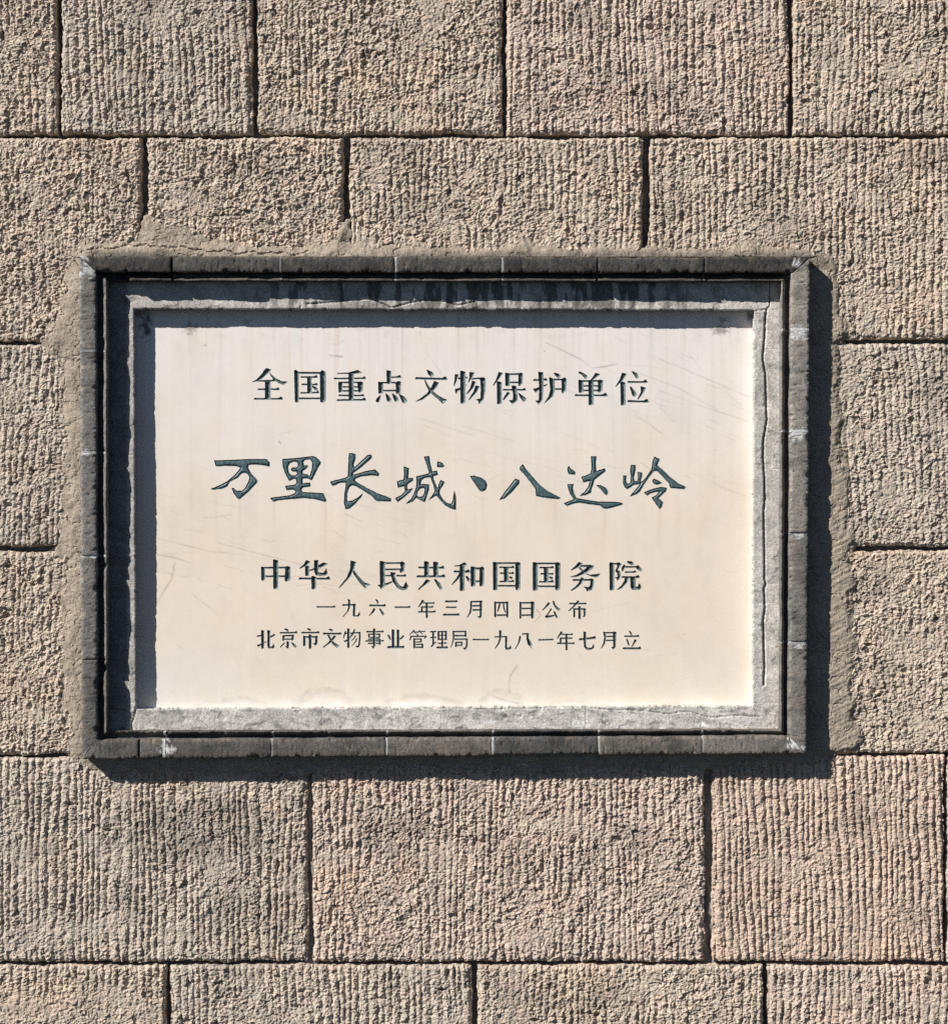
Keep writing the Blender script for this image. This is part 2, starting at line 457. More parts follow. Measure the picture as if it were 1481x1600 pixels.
def frame_brick(side, a, b, col, chip=1.0, splash=(), bead_broken=()):
    global brick_no
    brick_no += 1
    sd = 100 + brick_no * 3
    al = np.arange(a, b, 1.6); al = np.append(al, b)
    n, m = len(al), len(PROFILE)
    P = np.zeros((n + 2, m, 3))
    T = np.linspace(0, 1, m)[None, :] * 60
    A = al[:, None] + 0 * T
    ends = np.minimum(al - a, b - al)
    lean = rng.uniform(-1.1, 1.1, 3)
    slope = lean[1] * (al - (a + b) / 2) / 160
    for k, (ra, rb, mix, z) in enumerate(PROFILE):
        xa, ya = ring_pt(RINGS[ra], side, al); xb, yb = ring_pt(RINGS[rb], side, al)
        x = xa + (xb - xa) * mix; y = ya + (yb - ya) * mix
        # in-plane direction pointing from the outer edge inwards
        dx, dy = {'top': (0, 1), 'bottom': (0, -1), 'left': (1, 0), 'right': (-1, 0)}[side]
        side_amp = 1.0 if mix in (0,) or mix < .05 or mix > .9 else .3
        w = side_amp * (1.1 * noise(al / 34, k * 0 + ra * 7.7 + (2.3 if k > 15 else 0), sd) + .45 * noise(al / 6, ra * 3.3 + k * .12, sd + 1))
        zz = np.full(n, float(z))
        if z > 15:
            zz += .8 * noise(al / 60, 1.1 * ra, sd + 2) + .35 * noise(al / 9, k * .5, sd + 3) + lean[0] + slope
            pitk = noise(al / 5.0, k * .55 + .3, sd + 4)
            zz -= 2.4 * smooth(.42, .8, pitk) * (4 < k < 13)
        edge = (k in (3, 4, 5, 11, 12, 13))
        if edge:
            c = (smooth(.25, .75, noise(al / 13, .7 * (k > 8), sd + 5)) + .5 * smooth(.2, .8, noise(al / 4.5, .7 * (k > 8) + 3, sd + 15))) * chip
            zz -= 4.5 * c * (1 if k in (4, 12) else .5)
            w = w + (-1 if k > 8 else 1) * 1.6 * c
        if 17 < k < 24:                                   # the bead is worn, lumpy
            c = smooth(.25, .75, noise(al / 22, 5.5, sd + 6)) * chip
            zz -= 2.2 * c
            zz += 1.7 * noise(al / 90, 9.1, sd * 0 + 7 + len(side)) + .9 * noise(al / 18, 2.2, sd + 8)
            for p0, p1, dep in bead_broken:
                zz -= dep * smooth(p0 - 2, p0 + 3, al) * smooth(p1 + 3, p1 - 2, al) * (1 + .3 * noise(al / 6, k, sd + 9))
        # arris at both ends
        if z > 12:
            zz -= 1.2 * smooth(2.5, 0, ends)
        w = w + (.9 * lean[2] if k < 5 else 0)
        x = x + dx * w; y = y + dy * w
        P[1:-1, k, 0] = x; P[1:-1, k, 1] = y; P[1:-1, k, 2] = zz
    P[0] = P[1]; P[-1] = P[-2]
    P[0, :, 2] = -9; P[-1, :, 2] = -9
    px, py, pz = P[..., 0], P[..., 1], P[..., 2]
    wx, wy, wz = W(px, py, 35.0)
    co = np.stack([wx, -pz * U, wz], -1).reshape(-1, 3)
    col = np.array(col)
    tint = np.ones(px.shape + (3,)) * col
    tint *= (1 + .16 * fbm(px / 30, py / 30, sd + 10, 3) + .10 * noise(px / 6, py / 6, sd + 11))[..., None]
    soot = smooth(.0, .7, fbm(px / 45, py / 22, sd + 12, 3))[..., None]
    tint *= (1 - .35 * soot)
    dust = (.45 * smooth(.1, .7, fbm(px / 24, py / 24, sd + 16, 4)))[..., None]
    tint = tint * (1 - dust) + dust * np.array([.215, .180, .145]) * (col.mean() / .13) ** .5
    worn = np.zeros(m); worn[[4, 5]] = .5; worn[[11, 12]] = .4
    tint *= (1 + worn[None, :, None] * smooth(-.2, .6, noise(px / 9, py / 9, sd + 17))[..., None])
    # cement crumbs and splashes
    for (sx, sy, r, v) in splash:
        dd = np.hypot((px - sx), (py - sy) * 1.25) + 8 * noise(px / 6, py / 6, sd + 13) + 5 * noise(px / 2.4, py / 2.4, sd + 14)
        k_ = smooth(r, r - 3, dd)[..., None] * (pz > 20)[..., None]
        tint = tint * (1 - k_) + k_ * np.array([v, v, v * .98])
    nr = n + 2
    i = np.arange(nr * m).reshape(nr, m)
    q = np.stack([i[:-1, :-1], i[:-1, 1:], i[1:, 1:], i[1:, :-1]], -1).reshape(-1, 4)
    if side in ('top', 'right'):
        pass
    if side in ('left', 'bottom'):
        q = q[:, ::-1]
    if side in ('right',):
        q = q[:, ::-1]
        q = q[:, ::-1]
    if side == 'left':
        pass
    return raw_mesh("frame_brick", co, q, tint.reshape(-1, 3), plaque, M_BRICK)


def bricks(side, joints, cols, gap, **kw):
    for k in range(len(joints) - 1):
        a = joints[k] + (gap[k] if k else 0); b = joints[k + 1] - (gap[k + 1] if k < len(joints) - 2 else 0)
        frame_brick(side, a, b, cols[k], splash=kw.get('splash', ()), bead_broken=kw.get('broken', ()), chip=kw.get('chip', 1))


def gr(v, w=0.0):
    w += .02
    return (v * (1 + w), v, v * (1 - w * 1.1))


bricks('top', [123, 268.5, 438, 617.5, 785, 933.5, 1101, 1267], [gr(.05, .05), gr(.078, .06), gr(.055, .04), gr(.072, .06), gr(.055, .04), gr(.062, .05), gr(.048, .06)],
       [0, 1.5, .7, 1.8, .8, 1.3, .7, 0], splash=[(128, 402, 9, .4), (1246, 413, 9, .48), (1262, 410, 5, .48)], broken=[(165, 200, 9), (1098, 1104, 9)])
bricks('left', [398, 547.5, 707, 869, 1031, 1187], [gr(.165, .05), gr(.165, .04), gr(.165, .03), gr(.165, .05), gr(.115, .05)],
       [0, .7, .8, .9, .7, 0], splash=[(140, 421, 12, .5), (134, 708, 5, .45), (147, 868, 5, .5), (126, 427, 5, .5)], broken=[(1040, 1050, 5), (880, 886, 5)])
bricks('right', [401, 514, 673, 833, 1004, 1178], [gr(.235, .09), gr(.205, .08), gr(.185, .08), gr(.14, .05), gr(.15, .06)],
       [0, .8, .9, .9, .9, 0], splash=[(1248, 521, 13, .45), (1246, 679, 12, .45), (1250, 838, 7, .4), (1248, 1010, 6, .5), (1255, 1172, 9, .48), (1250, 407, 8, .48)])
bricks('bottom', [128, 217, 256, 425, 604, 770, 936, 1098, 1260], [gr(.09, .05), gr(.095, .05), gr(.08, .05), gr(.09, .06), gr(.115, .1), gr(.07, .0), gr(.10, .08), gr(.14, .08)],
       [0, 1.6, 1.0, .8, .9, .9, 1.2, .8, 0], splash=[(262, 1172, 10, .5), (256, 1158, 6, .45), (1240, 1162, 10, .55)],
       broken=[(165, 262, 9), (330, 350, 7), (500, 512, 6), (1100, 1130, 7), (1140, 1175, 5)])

# pointing between the bricks: thin, a little below their faces
JO = {'top': [(438, .16, -1.0), (785, .3, -1.0), (1101, .16, -2), (933.5, .14, -9), (617.5, .45, -3), (268.5, .1, -14)],
      'left': [(547.5, .25, -1), (707, .35, -1), (869, .4, -1), (1031, .12, -4)],
      'right': [(514, .5, -.6), (673, .5, -.6), (833, .3, -3), (1004, .35, -1.5)],
      'bottom': [(217, .1, -10), (256, .5, -.5), (425, .28, -1), (604, .36, -1), (770, .42, -.8), (936, .38, -2), (1098, .35, -1.5)]}
cos, qs, ts, base = [], [], [], 0
for side, lst in JO.items():
    for (a, v, dz) in lst:
        al = np.array([a - 1.9, a - .6, a + .6, a + 1.9])
        rows = []
        for k, (ra, rb, mix, z) in enumerate(PROFILE):
            xa, ya = ring_pt(RINGS[ra], side, al); xb, yb = ring_pt(RINGS[rb], side, al)
            dx, dy = {'top': (0, 1), 'bottom': (0, -1), 'left': (1, 0), 'right': (-1, 0)}[side]
            sgn = .8 if ra == 0 else (-.6 if z > 12 else 0)
            zz = z + (dz + .6 * noise(al / 3, k * .8, int(a))) * (z > 12)
            rows.append(np.stack([xa + (xb - xa) * mix + dx * sgn, ya + (yb - ya) * mix + dy * sgn, zz], -1))
        P = np.stack(rows, 1)
        wx, wy, wz = W(P[..., 0], P[..., 1], 35.0)
        co = np.stack([wx, -P[..., 2] * U, wz], -1)
        i = np.arange(co.shape[0] * co.shape[1]).reshape(co.shape[:2]) + base
        qs.append(np.stack([i[:-1, :-1], i[:-1, 1:], i[1:, 1:], i[1:, :-1]], -1).reshape(-1, 4))
        cos.append(co.reshape(-1, 3)); ts.append(np.full((co.shape[0] * co.shape[1], 3), v)); base += i.size
po = raw_mesh("frame_pointing", np.concatenate(cos), np.concatenate(qs), np.concatenate(ts), plaque, M_MORTAR)
po["kind"] = "stuff"

# cement border: heightfield blocks between the bead and the recess
CRACKS = [([(1197, 484), (1195, 500), (1195, 515), (1193, 540), (1191, 560), (1195, 580), (1196, 600), (1197, 640), (1198, 655), (1192, 690),
            (1192, 720), (1194, 745), (1195, 780), (1193, 800), (1194, 860), (1194, 905), (1196, 912), (1193, 920), (1195, 950), (1192, 970),
            (1193, 1000), (1194, 1040), (1193, 1070)], 2.1, 8),
          ([(480, 475), (520, 472), (545, 469), (580, 467), (600, 475), (612, 481), (640, 473), (660, 469), (690, 470), (715, 477), (728, 474), (742, 471)], 1.3, 4),
          ([(620, 1105), (660, 1107), (700, 1106), (760, 1108), (850, 1106), (905, 1104), (960, 1110), (981, 1109), (1015, 1112), (1045, 1116), (1062, 1112), (1078, 1112), (1095, 1118), (1112, 1121), (1150, 1118), (1188, 1120)], 1.0, 2.5),
          ([(213, 1107), (209, 1122), (206, 1130), (207, 1143)], 1.5, 4),
          ([(1202, 440), (1202, 478), (1197, 483), (1176, 486)], 1.2, 3),
          ([(165, 448), (180, 450), (196, 470), (203, 478)], 1.2, 3)]


BZ = 3.5


def border_z(X, Y):
    h = BZ + 1.6 * noise(X / 170, Y / 170, 300) + .5 * noise(X / 60, Y / 60, 301) + .35 * noise(X / 12, Y / 12, 302) + .25 * noise(X / 4, Y / 4, 303)
    for pts, w, dep in CRACKS:
        d = seg_dist(X, Y, pts)
        h = h - dep * smooth(w, w * .3, d + .5 * noise(X / 4, Y / 4, 304))
    # flaked render
    fl = fbm(X / 34, Y / 26, 305, 3)
    h = h - .9 * smooth(.38, .44, fl)
    return h, fl


def border_block(x0, y0, x1, y1, sd, v, gap=.55):
    """rectangle in photo units; its inner/outer edges are cut by the rings"""
    xs = np.linspace(x0, x1, max(4, int((x1 - x0) / 1.4)) + 1); ys = np.linspace(y0, y1, max(4, int((y1 - y0) / 1.4)) + 1)
    X, Y = np.meshgrid(xs, ys)
    h, fl = border_z(X, Y)
    e = np.minimum.reduce([X - x0, x1 - X, Y - y0, y1 - Y])
    jn = smooth(gap + .8, gap * .3, e) * smooth(-.5, .4, noise(X / 9, Y / 9, 318))
    h = h - .5 * jn
    inner = poly_sdf(X + .8 * noise(X / 14, Y / 14, 306) + .5 * noise(X / 4, Y / 4, 308), Y + .8 * noise(X / 14, Y / 14, 307) + .5 * noise(X / 5, Y / 5, 309), R4)
    h = h - 1.6 * smooth(3, 0, inner) ** 2
    h = np.where(inner > 0, h, -27)
    base = np.ones(X.shape + (3,)) * 1.2 * np.array([v * 1.06, v, v * .92])
    base *= (1 + .09 * fbm(X / 30, Y / 30, sd, 3) + .07 * noise(X / 7, Y / 7, sd + 1))[..., None]
    base *= (1 - .16 * smooth(.38, .44, fl))[..., None]
    # black algae streaks run down the upper band; grey marks elsewhere
    st = noise(X / 13, Y / 60, 311) + .5 * noise(X / 5, Y / 20, 312) + .6 * noise(X / 90, 0 * Y, 313)
    up = smooth(500, 470, Y) * smooth(330, 480, X) * smooth(1140, 1000, X)
    k = (.72 * smooth(.05, .42, st) * up)[..., None]
    base = base * (1 - k) + k * np.array([.055, .052, .048])
    for (sx, sy, rx, ry) in [(560, 482, 27, 13), (590, 482, 20, 10), (660, 482, 24, 12), (735, 483, 9, 9), (840, 480, 10, 10), (855, 478, 6, 12), (905, 480, 8, 9), (1040, 475, 9, 14)]:
        dd = np.hypot((X - sx) / rx, (Y - sy) / ry) + .25 * noise(X / 6, Y / 6, 314)
        kk = (.45 * smooth(1.05, .85, dd))[..., None]
        base = base * (1 - kk) + kk * np.array([.11, .105, .10])
    base *= (1 - .3 * jn)[..., None]
    base *= (1 + .16 * smooth(.0, .7, fbm(X / 45, Y / 30, 322, 3)) - .16 * smooth(.0, .7, -fbm(X / 45, Y / 30, 322, 3)))[..., None]
    grit = smooth(.25, .6, fbm(X / 18, Y / 8, 319, 5)) * (.5 + .5 * smooth(1118, 1102, Y)) * smooth(1090, 1105, Y) + .5 * smooth(.25, .6, fbm(X / 12, Y / 30, 320, 4)) * smooth(1150, 1170, X)
    base *= (1 - .62 * np.clip(grit, 0, 1) * smooth(-.3, .4, noise(X / 2.6, Y / 2.6, 321)))[..., None]
    sp = smooth(.35, .75, fbm(X / 22, Y / 9, 315, 4)) * smooth(1098, 1106, Y)
    base *= (1 - .42 * sp)[..., None]
    wsp = smooth(.3, .45, noise(X / 34, Y / 9, 316) + .3 * noise(X / 6, Y / 4, 317)) * smooth(1118, 1128, Y) * smooth(1142, 1134, Y) * smooth(560, 760, X)
    base = base * (1 - wsp[..., None]) + wsp[..., None] * np.array([.62, .60, .57])
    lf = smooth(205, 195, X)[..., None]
    base = base * (1 - .45 * lf)  # frame's shadow on the left band, painted into the cement colour
    wx, wy, wz = W(X, Y, 0.0)
    wx2, wy2, wz2 = W(X, Y, -27.0 + 0 * X)
    dn = (inner <= 0)
    wx = np.where(dn, wx2, wx); wz = np.where(dn, wz2, wz)
    xc = (X[:-1, :-1] + X[1:, 1:]) / 2; yc = (Y[:-1, :-1] + Y[1:, 1:]) / 2
    ic = inner[:-1, :-1]
    mk = ic > -3.2
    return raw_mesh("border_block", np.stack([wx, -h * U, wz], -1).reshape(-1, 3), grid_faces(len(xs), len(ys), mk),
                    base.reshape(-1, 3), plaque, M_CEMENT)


tb = [163, 285, 470, 577, 700, 860, 955, 1095, 1202, 1226]
for k in range(len(tb) - 1):
    border_block(tb[k], 435, tb[k + 1], 490, 400 + k, [.33, .36, .34, .36, .35, .36, .37, .38, .36][k])
bb = [206, 337, 503, 613, 689, 773, 915, 1046, 1226]
for k in range(len(bb) - 1):
    border_block(bb[k], 1098, bb[k + 1], 1148, 420 + k, [.36, .37, .38, .40, .40, .39, .40, .41, .40][k])
lb = [490, 620, 710, 841, 1010, 1098]
for k in range(len(lb) - 1):
    border_block(163, lb[k], 218, lb[k + 1], 440 + k, .31)
border_block(163, 1098, 206, 1148, 447, .36)
rb = [490, 545, 732, 912, 1098]
for k in range(len(rb) - 1):
    border_block(1168, rb[k], 1226, rb[k + 1], 450 + k, [.38, .37, .36, .38][k])

# ------------------------------------------------------------------ marble slab
ZM = -19.5
MX0, MY0, MX1, MY1 = 204, 476, 1183, 1113
SCR = []
r2 = np.random.default_rng(21)
for _ in range(150):
    if r2.random() < .5:
        cx, cy, ang, ln = r2.uniform(235, 640), r2.uniform(770, 930), r2.normal(14, 11), r2.uniform(8, 60)
    elif r2.random() < .7:
        cx, cy, ang, ln = r2.uniform(680, 1175), r2.uniform(540, 780), r2.normal(22, 8), r2.uniform(12, 90)
    else:
        cx, cy, ang, ln = r2.uniform(240, 1160), r2.uniform(520, 1080), r2.normal(12, 25), r2.uniform(10, 60)
    t = math.radians(ang)
    n = 6; cv = r2.normal(0, 4)
    pts = [(cx + (i / (n - 1) - .5) * ln * math.cos(t) + r2.normal(0, .7), cy + (i / (n - 1) - .5) * ln * math.sin(t) + r2.normal(0, .9) + (i / 5 - .5) ** 2 * cv) for i in range(n)]
    SCR.append((pts, r2.uniform(.045, .15), r2.uniform(.6, 1.0)))
SCR += [([(273, 880), (268, 905), (255, 925), (243, 948)], .4, .9), ([(852, 535), (880, 548), (905, 560), (925, 575), (948, 572), (965, 568)], .35, .9),
        ([(808, 1040), (798, 1055), (795, 1068), (796, 1082)], .45, 1.6), ([(770, 1088), (790, 1095), (810, 1100)], .25, 1.5), ([(838, 952), (845, 962), (835, 972)], .3, .9),
        ([(240, 866), (275, 872), (300, 880)], .3, .9), ([(515, 555), (535, 557)], .4, .8), ([(320, 540), (321, 538)], .5, 1.4), ([(436, 689), (438, 693)], .5, 1.2),
        ([(850, 548), (850, 548.5)], .5, 1.0), ([(575, 501), (576, 502)], .8, 1.6), ([(240, 840), (330, 862), (380, 866)], .25, .8), ([(340, 848), (460, 880), (520, 892)], .22, .9),
        ([(1030, 560), (1100, 590), (1170, 620)], .25, .9), ([(1030, 610), (1100, 636), (1168, 658)], .25, .9), ([(990, 580), (1060, 606), (1120, 640)], .2, .8)]


def marble_color(X, Y):
    top = lin((231, 223, 217)); mid = lin((230, 216, 200)); low = lin((228, 218, 204))
    t1 = smooth(520, 900, Y + 60 * noise(X / 220, Y / 200, 501)); t2 = smooth(960, 1090, Y + 30 * noise(X / 120, Y / 100, 502))
    c = top * (1 - t1[..., None]) + mid * t1[..., None]
    c = c * (1 - t2[..., None]) + low * t2[..., None]
    lw = smooth(420, 230, X) * smooth(950, 1080, Y)
    c = c * (1 - .5 * lw[..., None]) + lin((226, 224, 220)) * .5 * lw[..., None]
    c = c * (1 + .03 * fbm(X / 110, Y / 110, 503, 3))[..., None]
    yl = smooth(-.2, .8, fbm(X / 70, Y / 90, 523, 4))[..., None]
    c = c * (1 - yl * np.array([.0, .022, .06]))
    gm = smooth(.1, .8, fbm(X / 38, Y / 80, 524, 4))[..., None]
    c = c * (1 - gm * np.array([.035, .03, .025]))
    for (sx, sy, ln_, w_, k_) in [(338, 768, 120, 5, .05), (374, 782, 70, 4, .09), (428, 784, 60, 4, .08), (509, 786, 90, 4, .09), (540, 796, 70, 4, .07), (660, 788, 60, 6, .05), (712, 792, 60, 4, .07), (755, 770, 60, 4, .06), (868, 782, 70, 5, .06),
                                  (945, 796, 80, 4, .07), (980, 780, 100, 7, .06), (1030, 795, 70, 4, .07), (1060, 760, 130, 6, .05), (392, 500, 130, 5, .06), (590, 500, 75, 5, .07), (716, 500, 90, 3, .07), (755, 500, 80, 3, .07), (842, 500, 300, 5, .06), (904, 500, 90, 3, .05), (1015, 500, 260, 4, .07), (1068, 500, 220, 4, .05), (470, 500, 180, 4, .05), (300, 500, 90, 12, .04)]:
        k = k_ * smooth(w_, 0, np.abs(X - sx - 2 * noise(Y / 60, 0 * X, 525))) * smooth(sy - 6, sy, Y) * smooth(sy + ln_, sy + ln_ * .2, Y)
        c = c * (1 - k[..., None] * np.array([.8, 1.1, 1.4]))
    # rain streaks below the edge and below the letters
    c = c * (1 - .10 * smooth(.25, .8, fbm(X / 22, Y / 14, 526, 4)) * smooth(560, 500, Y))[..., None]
    pp = noise(X / 3.2, Y / 3.2, 527)
    c = c * (1 - .28 * smooth(.80, .95, pp) * smooth(-.2, .5, noise(X / 60, Y / 60, 528)))[..., None]
    s = noise(X / 9, Y / 420, 504) + .6 * noise(X / 3.5, Y / 300, 505)
    c = c * (1 - .055 * smooth(.25, .9, s) * smooth(1050, 650, Y))[..., None] * (1 + .03 * smooth(.3, .9, -s))[..., None]
    tr = smooth(.55, .9, noise(X / 5, Y / 500, 506)) * smooth(720, 520, Y)
    c = c * (1 - tr[..., None] * np.array([.08, .13, .17]))
    dr = smooth(.15, .8, noise(X / 6, Y / 160, 530) + .5 * noise(X / 2.6, Y / 90, 531)) * smooth(505 + 90 * (noise(X / 14, 0 * Y, 532) + .6), 500, Y)
    c = c * (1 - dr[..., None] * np.array([.10, .12, .14]))
    # whiter band along the right and bottom edges
    e = smooth(1163, 1174, X) * .35 + smooth(1094, 1103, Y + 3 * noise(X / 30, 0 * Y, 520)) * .5
    c = c * (1 - e[..., None]) + lin((238, 232, 224)) * e[..., None]
    # damp arcs above the bottom edge
    for (ax, ay, rx, ry, amp) in [(375, 1110, 42, 22, .17), (505, 1112, 50, 38, .17), (660, 1112, 68, 28, .16), (782, 1112, 40, 34, .16), (900, 1112, 60, 18, .08), (340, 1108, 40, 15, .1), (1060, 1112, 60, 14, .07)]:
        d = np.hypot((X - ax) / rx, (Y - ay) / ry) + .10 * noise(X / 16, Y / 10, 507)
        d = d + .12 * fbm(X / 30, Y / 18, 521, 4)
        c = c * (1 - .95 * amp * smooth(1.05, .95, d) * smooth(.45, .93, d) * (.7 + .6 * noise(X / 12, Y / 12, 522)))[..., None]
        inn = (smooth(.9, .4, d) * .6)[..., None]
        c = c * (1 - inn) + lin((232, 228, 222)) * inn
    # dirt
    for (ax, ay, rx, ry, amp) in [(228, 508, 11, 26, .8), (222, 490, 22, 9, .6), (298, 513, 14, 14, .5), (1124, 516, 18, 10, .55), (1128, 500, 12, 6, .5), (1172, 496, 8, 12, .6), (384, 503, 6, 7, .3),
                                  (655, 520, 8, 6, .12), (785, 515, 5, 5, .12)]:
        d = np.hypot((X - ax) / rx, (Y - ay) / ry) + .55 * fbm(X / 7, Y / 9, 508, 3)
        c = c * (1 - amp * smooth(1.0, .2, d))[..., None]
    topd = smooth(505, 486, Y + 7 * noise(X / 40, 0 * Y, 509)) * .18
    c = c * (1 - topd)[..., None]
    for pts, a, w in SCR:
        px = [p[0] for p in pts]; py = [p[1] for p in pts]
        sel = (X > min(px) - 4) & (X < max(px) + 4) & (Y > min(py) - 4) & (Y < max(py) + 4)
        if not sel.any():
            continue
        xs_, ys_ = X[sel], Y[sel]
        d = seg_dist(xs_, ys_, pts)
        k = a * smooth(w + .9, w * .2, d) * (.75 + .7 * noise(xs_ / 26, ys_ / 26, 510))
        c[sel] = c[sel] * (1 - np.clip(k, 0, 1))[:, None]
    return c * .93


